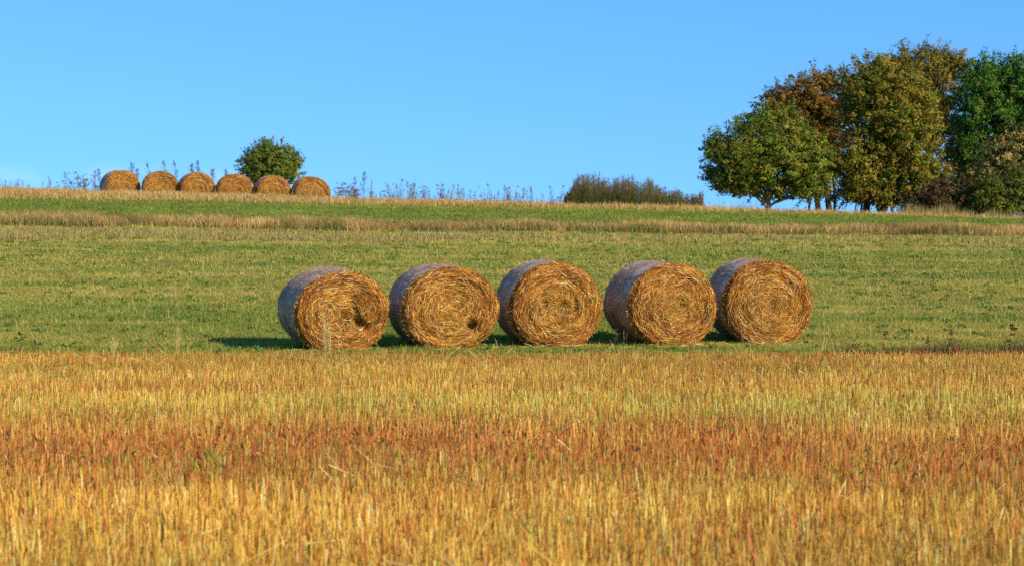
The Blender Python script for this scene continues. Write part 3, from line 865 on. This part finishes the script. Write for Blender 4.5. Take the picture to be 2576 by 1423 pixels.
# ------------------------------------------------------------------ weeds
def plume(S, base, h, rng, spread=.16, c_lo=(.13, .14, .05), c_hi=(.17, .09, .055), dense=1.0, start=.35, lsz=.012):
    """mugwort-like: upright stem, upswept side branches carrying tiny leaves, pointed top"""
    n = 6; q = np.linspace(0, 1, n)
    ln = rng.normal(size=2) * .05 * h
    line = np.stack([base[0] + ln[0] * q ** 1.5, base[1] + ln[1] * q ** 1.5, base[2] + h * q], 1)
    c_lo = np.array(c_lo); c_hi = np.array(c_hi)
    S.tube(line, .005 * (1.1 - q) + .0015, c_lo * .8, 4)
    m = int(26 * dense)
    f = start + (1 - start) * rng.random(m) ** .9
    s = np.stack([np.interp(f, q, line[:, k]) for k in range(3)], 1)
    az = rng.random(m) * 2 * np.pi
    l = spread * h * (1.08 - f) * (.7 + .6 * rng.random(m)) + .03
    el = np.radians(48 + 14 * rng.random(m))
    e = s + np.stack([np.cos(az) * np.cos(el), np.sin(az) * np.cos(el), np.sin(el)], 1) * l[:, None]
    cc = c_lo * (1 - f[:, None]) + c_hi * f[:, None]
    wd = np.cross(e - s, rng.normal(size=(m, 3))); wd /= np.linalg.norm(wd, axis=1)[:, None]
    S.strips(s, e, wd * .0025, cc)
    k = 6
    t = .25 + .75 * rng.random((m, k)); p = (s[:, None] * (1 - t[..., None]) + e[:, None] * t[..., None]).reshape(-1, 3) + rng.normal(size=(m * k, 3)) * .014
    ax = np.repeat(e - s, k, 0); ax = ax / np.linalg.norm(ax, axis=1)[:, None] + rng.normal(size=(m * k, 3)) * .5
    ax /= np.linalg.norm(ax, axis=1)[:, None]
    bx = np.cross(ax, rng.normal(size=(m * k, 3))); bx /= np.linalg.norm(bx, axis=1)[:, None]
    S.leaves(p, ax * lsz, bx * lsz * .42, np.repeat(cc, k, 0) * (1 + .25 * rng.normal(size=(m * k, 1))).clip(.3, 2))


def umbel(S, base, h, rng, c=(.20, .115, .055), k=1.0):
    """dry stalk dividing into rays that end in small flat heads"""
    c = np.array(c)
    n = 6; q = np.linspace(0, 1, n); ln = rng.normal(size=2) * .08 * h
    line = np.stack([base[0] + ln[0] * q, base[1] + ln[1] * q, base[2] + h * .8 * q], 1)
    S.tube(line, .006 * (1.05 - q * .6), c * .8, 4)
    nb = 5 + rng.integers(4)
    for b in range(nb):
        f = .4 + .6 * rng.random(); s = np.array([np.interp(f, q, line[:, k]) for k in range(3)])
        az = rng.random() * 6.28; l = h * (.16 + .16 * rng.random())
        e = s + np.array([math.cos(az) * .5, math.sin(az) * .5, .85]) * l
        S.tube(np.stack([s, (s + e) / 2 + [0, 0, -.02], e]), [.0035, .003, .0025], c * .8, 3)
        m = 16
        p = e + rng.normal(size=(m, 3)) * np.array([.034, .034, .012])
        ax = rng.normal(size=(m, 3)); ax /= np.linalg.norm(ax, axis=1)[:, None]
        bx = np.cross(ax, rng.normal(size=(m, 3))); bx /= np.linalg.norm(bx, axis=1)[:, None]
        S.leaves(p, ax * .015 * k, bx * .010 * k, c * (1 + .3 * rng.normal(size=(m, 1))).clip(.3, 2))
        r = e + rng.normal(size=(8, 3)) * np.array([.04, .04, .008])
        S.strips(np.tile(e - [0, 0, .04], (8, 1)), r, np.tile([.003, .0, .0], (8, 1)), np.tile(c, (8, 1)))
    m = 18
    f = rng.random(m) * .6; s = np.stack([np.interp(f, q, line[:, k]) for k in range(3)], 1)
    ax = rng.normal(size=(m, 3)); ax[:, 2] = np.abs(ax[:, 2]); ax /= np.linalg.norm(ax, axis=1)[:, None]
    bx = np.cross(ax, rng.normal(size=(m, 3))); bx /= np.linalg.norm(bx, axis=1)[:, None]
    S.leaves(s + ax * .05, ax * .05, bx * .010 * k, np.tile(c * 1.1, (m, 1)))


def thin(S, base, h, rng, c=(.32, .23, .10)):
    """bundle of a few slender seed stalks"""
    c = np.array(c)
    for b in range(3 + rng.integers(4)):
        hh = h * (.6 + .4 * rng.random()); ln = rng.normal(size=2) * .10 * h
        o = np.array(base) + np.append(rng.normal(size=2) * .05, 0)
        q = np.linspace(0, 1, 5)
        line = np.stack([o[0] + ln[0] * q ** 1.6, o[1] + ln[1] * q ** 1.6, o[2] + hh * q], 1)
        S.tube(line, .006 * (1.1 - q * .7), c, 3)
        m = 26; f = .55 + .45 * rng.random(m)
        s = np.stack([np.interp(f, q, line[:, k]) for k in range(3)], 1)
        ax = rng.normal(size=(m, 3)) * .5 + [0, 0, .9]; ax /= np.linalg.norm(ax, axis=1)[:, None]
        bx = np.cross(ax, rng.normal(size=(m, 3))); bx /= np.linalg.norm(bx, axis=1)[:, None]
        S.leaves(s + ax * .02 + rng.normal(size=(m, 3)) * .012, ax * .024, bx * .008, c * (1 + .25 * rng.normal(size=(m, 1))).clip(.3, 2))


wr = np.random.default_rng(55)
UB = []; PB = []
PL = []; UM = []; TH = []; FE = []
for k in range(5):
    S = Soup(); umbel(S, (0, 0, -.03), 1.0, wr, (.15, .075, .04), 2.6); UB.append(S.mesh('weed_umbel', M_WEED))
    S = Soup(); plume(S, (0, 0, -.03), 1.0, wr, .30, (.10, .10, .035), (.13, .08, .04), 1.3, .1, .034); PB.append(S.mesh('weed_plume', M_WEED))
    S = Soup(); plume(S, (0, 0, -.03), 1.0, wr, .27, (.15, .16, .08), (.15, .14, .10), 1.7, .28, .015); FE.append(S.mesh('weed_plume', M_WEED))
    S = Soup(); plume(S, (0, 0, -.03), 1.0, wr, .27, (.22, .20, .085), (.21, .17, .09), 1.1, .22, .015); PL.append(S.mesh('weed_plume', M_WEED))
    S = Soup(); umbel(S, (0, 0, -.03), 1.0, wr); UM.append(S.mesh('weed_umbel', M_WEED))
    S = Soup(); thin(S, (0, 0, -.03), 1.0, wr); TH.append(S.mesh('weed_stalks', M_WEED))


def weed(pool, px, top, d, label, group, name='weed', cat='weed', base=None, z_off=0.0):
    x = wx(px, d); z = float(tz(x, d))
    h = max(wz(top, d) - z, .15)
    o = link(name, pool[wr.integers(len(pool))])
    o.location = (x, d, z + z_off); o.rotation_euler = (0, 0, wr.random() * 6.28)
    wsc = h * (.85 + .3 * wr.random())
    o.scale = (wsc, wsc, h)
    return tag(o, label, cat, group)


# tall feathery ones that stand out one by one
for px, top, lab in [
    (330, 408, 'tall feathery weed rising between the first and second far bale from the left'),
    (372, 407, 'feathery weed standing over the second far bale, left of centre'),
    (412, 402, 'tall slim feathery weed over the second far bale, the higher one'),
    (440, 403, 'broad feathery weed in the gap between second and third far bales'),
    (485, 413, 'short feathery weed over the third far bale, beside a taller one'),
    (500, 406, 'tall feathery weed over the right half of the third far bale'),
    (345, 425, 'low feathery weed in the notch between the first and second far bale'),
    (531, 424, 'small feathery weed at the gap between third and fourth far bales'),
    (570, 425, 'small pointed weed rising over the fourth far bale'),
    (238, 430, 'dark slender weed just left of the leftmost far bale'),
    (252, 424, 'leaning feathery weed touching the leftmost far bale'),
    (762, 428, 'low weed at the right foot of the lone bush'),
    (893, 444, 'left one of two tall feathery weeds right of the far bales'),
    (915, 433, 'tallest feathery weed right of the far bales, standing apart'),
]:
    weed(FE, px, top, 110.2 + wr.random(), lab, 'feathery weeds on the crest')

L_A = 'spindly dry weed among many on the skyline left of the far bales'
for px in np.concatenate([wr.uniform(8, 70, 12), wr.uniform(105, 245, 38)]):
    top = 470 - 42 * wr.random() ** 1.2 if px > 100 else 462 - 18 * wr.random()
    weed([PL, TH, UM, UM][wr.integers(4)], px, top - .012 * px + 4, 106.5 + 3 * wr.random(), L_A, 'skyline weeds left of the far bales')
L_B = 'rusty dry umbel weed clustered right beside the last far bale'
for px in wr.uniform(835, 900, 22):
    weed(UM, px, 486 - 30 * wr.random(), 106.5 + 2 * wr.random(), L_B, 'rusty umbel weeds by the far bales')
L_C = 'spindly weed among many on the skyline between the far bales and the brown thicket'
for px in np.concatenate([wr.uniform(930, 1420, 120), wr.normal(1255, 22, 5), wr.normal(1300, 25, 6), wr.normal(990, 18, 5), wr.normal(1075, 20, 5)]):
    base = 497 + (px - 840) * .0385
    weed([PL, TH, UM, PL][wr.integers(4)], px, base - 10 - 44 * wr.random() ** 1.3, 106 + 3 * wr.random(), L_C, 'skyline weeds right of the far bales')
L_D = 'spindly dry weed at the ragged right end of the brown thicket'
for px in wr.uniform(1740, 1905, 24):
    weed([PL, TH, UM][wr.integers(3)], px, 530 - 40 * wr.random() * (1 - (px - 1740) / 260), 106 + 3 * wr.random(), L_D, 'weeds right of the thicket')
L_E = 'thin pale weed standing in front of the copse'
for px in wr.uniform(1950, 2560, 30):
    weed([TH, UM][wr.integers(2)], px, 545 - 12 - 28 * wr.random(), 105.5 + 2 * wr.random(), L_E, 'weeds at the foot of the copse')


def build_thicket():
    rng = np.random.default_rng(77); S = Soup()
    for k in range(900):
        u = rng.random()
        px = 1422 + 345 * u ** 1.35
        d = 106.5 + 3.6 * rng.random()
        env = 76 * (smooth(1405, 1470, px) * .6 + .4) * (1 - .46 * smooth(1600, 1780, px)) * (.74 + .52 * fbm(px / 26, 0., 5, 2))
        x = wx(px, d); z = float(tz(x, d))
        h = env / FPX * d * (.50 + .55 * rng.random() ** .7) + .45
        lo = np.array([.085, .125, .022]) * (.8 + .5 * rng.random())
        hi = np.array([.28, .115, .055]) if rng.random() < .6 else np.array([.16, .17, .045])
        plume(S, (x, d, z - .03), h, rng, .30, lo, hi * (.7 + .6 * rng.random()), 1.3, .05, .016)
    o = link('weed_thicket', S.mesh('weed_thicket', M_WEED))
    tag(o, 'dense dark brown-green thicket of feathery weeds on the crest left of the copse', 'thicket', kind='stuff')


build_thicket()


# ------------------------------------------------------------------ single plants on the meadow edge
def tuft(px, base, top, n, spread, pal, label, name='grass_tuft', cat='grass tuft', w=.006, group=None, seed=0, heads=True):
    rng = np.random.default_rng(seed + 900)
    d = FPX * EYE / (base - HY); x = wx(px, d); z = float(tz(x, d)); h = wz(top, d) - z
    S = Soup()
    p = np.stack([rng.normal(size=n) * .03, rng.normal(size=n) * .03, np.full(n, -.01)], 1)
    hh = h * (.55 + .45 * rng.random(n)); hh[0] = h
    lean = rng.normal(size=(n, 2)) * spread
    c = pick(pal, n, rng, .12)
    S.blades(p, hh, w, rng.normal(size=n), lean, c * .85, c)
    if heads:
        m = n * 6; i = np.repeat(np.arange(n), 6); f = .62 + .38 * rng.random(m)
        q = p[i] + np.concatenate([lean[i] * (f ** 1.7)[:, None], (hh[i] * f)[:, None]], 1) + rng.normal(size=(m, 3)) * .008
        ax = np.tile([[0, 0, 1.]], (m, 1)) + rng.normal(size=(m, 3)) * .4
        bx = np.cross(ax, rng.normal(size=(m, 3))); bx /= np.linalg.norm(bx, axis=1)[:, None]
        S.leaves(q, ax * .02, bx * .0035, c[i])
    o = link(name, S.mesh(name, M_DRY)); o.location = (x, d, z)
    return tag(o, label, cat, group)


PALE = [(.62, .46, .18), (.55, .38, .13), (.70, .54, .24)]
GREENB = [(.24, .42, .03), (.30, .48, .04), (.18, .34, .03)]
tuft(822, 895, 782, 30, .055, PALE, 'pale dry grass tuft in front of the bale with the torn gash', seed=1, w=.007)
tuft(448, 890, 812, 14, .04, PALE, 'thin pale grass tuft at the stubble edge, left of the front bales', seed=2)
tuft(281, 892, 842, 16, .05, PALE, 'short pale grass tuft at the stubble edge, far left', seed=3)
tuft(540, 1225, 1095, 14, .09, GREENB, 'green grass tuft standing out of the red stubble, left half', seed=4, w=.011, heads=False)
tuft(1352, 1215, 1095, 5, .07, GREENB, 'yellow-green grass stalk leaning out of the red stubble at the centre', seed=5, w=.013, heads=False)
tuft(2178, 1210, 1080, 6, .05, GREENB, 'bright green grass stalk upright in the red stubble, right half', seed=6, w=.013, heads=False)
tuft(2445, 1285, 1165, 6, .10, GREENB, 'green grass stalk leaning in the gold stubble near the right edge', seed=7, w=.013, heads=False)
tuft(430, 1270, 1130, 12, .08, PALE, 'pale leaning straw tuft in the front stubble, left of the green tuft', seed=8, w=.007, heads=False)


def edge_weed(pool, px, base, top, label, group, wide=1.0):
    d = FPX * EYE / (base - HY); x = wx(px, d); z = float(tz(x, d))
    o = link('weed', pool[wr.integers(len(pool))]); h = wz(top, d) - z
    o.location = (x, d, z - .01); o.rotation_euler = (0, 0, wr.random() * 6.28); o.scale = (h * wide, h * wide, h)
    return tag(o, label, 'weed', group)


GE = 'weeds along the stubble edge'
edge_weed(UB, 2222, 888, 832, 'brown branching weed at the stubble edge, first right of the front bales', GE)
edge_weed(UB, 2332, 888, 842, 'small brown weed at the stubble edge, between two larger ones on the right', GE)
edge_weed(PB, 2392, 890, 828, 'dark leafy weed at the stubble edge, right of the front bales', GE, 1.4)
edge_weed(UB, 2556, 892, 815, 'tall brown weed at the stubble edge by the right border', GE)
edge_weed(UB, 2545, 890, 838, 'short brown weed beside the tall one by the right border', GE)
edge_weed(UB, 50, 890, 828, 'brown weed at the stubble edge, nearest the left border', GE)
edge_weed(PB, 90, 888, 852, 'low dark weed at the stubble edge, second from the left border', GE, 1.5)
edge_weed(UM, 1545, 880, 818, 'branching dry weed in front of the shaded net side of the fourth bale', GE)
edge_weed(TH, 1570, 880, 820, 'thin dry stalks in front of the left edge of the fourth bale', GE)
edge_weed(TH, 1868, 882, 805, 'slender pale stalk before the dark gap of the fifth bale', GE, .5)

# low green plant with white heads in the dark gap between the last two bales
def white_plant():
    rng = np.random.default_rng(404)
    d = FPX * EYE / (872 - HY); x = wx(1828, d); z = float(tz(x, d))
    root = empty('flowering_weed', (x, d, z))
    S = Soup(); W = Soup()
    for k in range(9):
        az = rng.random() * 6.28; h = .14 + .14 * rng.random()
        e = np.array([math.cos(az) * .10 * rng.random(), math.sin(az) * .10 * rng.random(), h])
        S.tube(np.stack([[0, 0, -.01], e * .5 + [0, 0, .02], e]), [.004, .003, .003], (.10, .16, .06), 4)
        m = 12
        q = e * rng.random((m, 1)) + rng.normal(size=(m, 3)) * .012
        ax = rng.normal(size=(m, 3)); ax /= np.linalg.norm(ax, axis=1)[:, None]
        bx = np.cross(ax, rng.normal(size=(m, 3))); bx /= np.linalg.norm(bx, axis=1)[:, None]
        S.leaves(q, ax * .025, bx * .010, pick([(.09, .15, .06), (.06, .12, .05)], m, rng))
        if k < 5:
            m = 14; q = e + rng.normal(size=(m, 3)) * np.array([.014, .014, .005])
            ax = rng.normal(size=(m, 3)); ax /= np.linalg.norm(ax, axis=1)[:, None]
            bx = np.cross(ax, rng.normal(size=(m, 3))); bx /= np.linalg.norm(bx, axis=1)[:, None]
            W.leaves(q, ax * .007, bx * .005, np.tile([.62, .65, .58], (m, 1)))
    link('stem', S.mesh('stem', M_WEED), root); link('flower_head', W.mesh('flower_head', M_WEED), root)
    tag(root, 'low green weed with tiny white heads in the gap between two front bales', 'weed')


white_plant()


def pale_batten():
    m, nt, out = new_mat('weathered_white_wood')
    b = nt.nodes.new('ShaderNodeBsdfPrincipled'); b.inputs['Base Color'].default_value = (.62, .62, .52, 1); b.inputs['Roughness'].default_value = .6
    n = nt.nodes.new('ShaderNodeTexNoise'); n.inputs['Scale'].default_value = 14
    r = nt.nodes.new('ShaderNodeValToRGB'); r.color_ramp.elements[0].color = (.34, .34, .25, 1); r.color_ramp.elements[1].color = (.56, .56, .46, 1)
    nt.links.new(n.outputs['Fac'], r.inputs['Fac']); nt.links.new(r.outputs[0], b.inputs['Base Color'])
    nt.links.new(b.outputs[0], out.inputs['Surface'])
    d = 80.3; xa, xb = wx(1030, d), wx(1168, d)
    S = Soup(); q = np.linspace(0, 1, 8)
    xx = xa + (xb - xa) * q
    S.tube(np.stack([xx - xa, .25 * q, tz(xx, d + .25 * q) - float(tz(xa, d)) + .07 + .01 * np.sin(q * 5)], 1), np.full(8, .009), (.6, .6, .5), 8)
    o = link('pole', S.mesh('pole', m, True)); o.location = (xa, d, float(tz(xa, d)))
    tag(o, 'thin whitish pole lying in the grass below the brown bank', 'pole')


pale_batten()

# ------------------------------------------------------------------ light and sky
SUN = Vector((.70, -.56, .47)).normalized()
elev = math.asin(SUN.z); azim = math.atan2(SUN.x, SUN.y)
sl = bpy.data.lights.new('sun', 'SUN'); sl.energy = 4.6; sl.angle = math.radians(.5); sl.color = (1.0, .90, .74)
so = bpy.data.objects.new('sun', sl); col.objects.link(so)
so.rotation_euler = SUN.to_track_quat('Z', 'Y').to_euler(); so.location = (40, -30, 40)

w = bpy.data.worlds.new('World'); sc.world = w; w.use_nodes = True
nt = w.node_tree; nt.nodes.clear(); N = nt.nodes; Lk = nt.links
out = N.new('ShaderNodeOutputWorld'); bg = N.new('ShaderNodeBackground')
sky = N.new('ShaderNodeTexSky'); sky.sky_type = 'NISHITA'; sky.sun_disc = False
sky.sun_elevation = elev; sky.sun_rotation = azim; sky.air_density = 1.0; sky.dust_density = .15; sky.ozone_density = 2.5
tc = N.new('ShaderNodeTexCoord')
av = N.new('ShaderNodeVectorMath'); av.operation = 'ADD'; av.inputs[1].default_value = (0, 0, .22)
nv = N.new('ShaderNodeVectorMath'); nv.operation = 'NORMALIZE'
Lk.new(tc.outputs['Generated'], av.inputs[0]); Lk.new(av.outputs[0], nv.inputs[0]); Lk.new(nv.outputs[0], sky.inputs['Vector'])
hs = N.new('ShaderNodeHueSaturation'); hs.inputs['Saturation'].default_value = 1.32; hs.inputs['Value'].default_value = 1.5
Lk.new(sky.outputs[0], hs.inputs['Color'])
# faint cumulus low over the hill at the left
mp = N.new('ShaderNodeMapping'); mp.inputs['Scale'].default_value = (26, 26, 60)
Lk.new(tc.outputs['Generated'], mp.inputs['Vector'])
cn = N.new('ShaderNodeTexNoise'); cn.inputs['Scale'].default_value = 1.0; cn.inputs['Detail'].default_value = 5
Lk.new(mp.outputs[0], cn.inputs['Vector'])
sp = N.new('ShaderNodeSeparateXYZ'); Lk.new(tc.outputs['Generated'], sp.inputs[0])
lo = N.new('ShaderNodeMapRange'); lo.inputs['From Min'].default_value = .031; lo.inputs['From Max'].default_value = .037
lo.inputs['To Min'].default_value = 1; lo.inputs['To Max'].default_value = 0
Lk.new(sp.outputs['Z'], lo.inputs['Value'])
lx = N.new('ShaderNodeMapRange'); lx.inputs['From Min'].default_value = -.06; lx.inputs['From Max'].default_value = -.11
Lk.new(sp.outputs['X'], lx.inputs['Value'])
cm = N.new('ShaderNodeMapRange'); cm.inputs['From Min'].default_value = .48; cm.inputs['From Max'].default_value = .68
Lk.new(cn.outputs['Fac'], cm.inputs['Value'])
m1 = N.new('ShaderNodeMath'); m1.operation = 'MULTIPLY'; Lk.new(lo.outputs[0], m1.inputs[0]); Lk.new(lx.outputs[0], m1.inputs[1])
m2 = N.new('ShaderNodeMath'); m2.operation = 'MULTIPLY'; Lk.new(m1.outputs[0], m2.inputs[0]); Lk.new(cm.outputs[0], m2.inputs[1])
m3 = N.new('ShaderNodeMath'); m3.operation = 'MULTIPLY'; m3.inputs[1].default_value = .35; Lk.new(m2.outputs[0], m3.inputs[0])
mx = N.new('ShaderNodeMix'); mx.data_type = 'RGBA'
Lk.new(m3.outputs[0], mx.inputs['Factor']); Lk.new(hs.outputs[0], mx.inputs['A']); mx.inputs['B'].default_value = (5.2, 6.2, 8.0, 1)
Lk.new(mx.outputs['Result'], bg.inputs['Color']); bg.inputs['Strength'].default_value = .125
Lk.new(bg.outputs[0], out.inputs['Surface'])

# ------------------------------------------------------------------ camera
cam = bpy.data.cameras.new('camera'); co = bpy.data.objects.new('camera', cam); col.objects.link(co)
cam.lens = 85; cam.sensor_width = 36; cam.clip_end = 3000; cam.clip_start = .1
co.location = (0, 0, EYE)
co.rotation_euler = (math.radians(90) - math.atan(71.5 / FPX), 0, 0)
cam.dof.use_dof = True; cam.dof.focus_distance = 42.0; cam.dof.aperture_fstop = 4.6
sc.camera = co

sc.view_settings.view_transform = 'Standard'; sc.view_settings.look = 'None'
sc.view_settings.exposure = 0.38; sc.view_settings.gamma = 1
sc.cycles.use_denoising = False
sc.cycles.max_bounces = 6
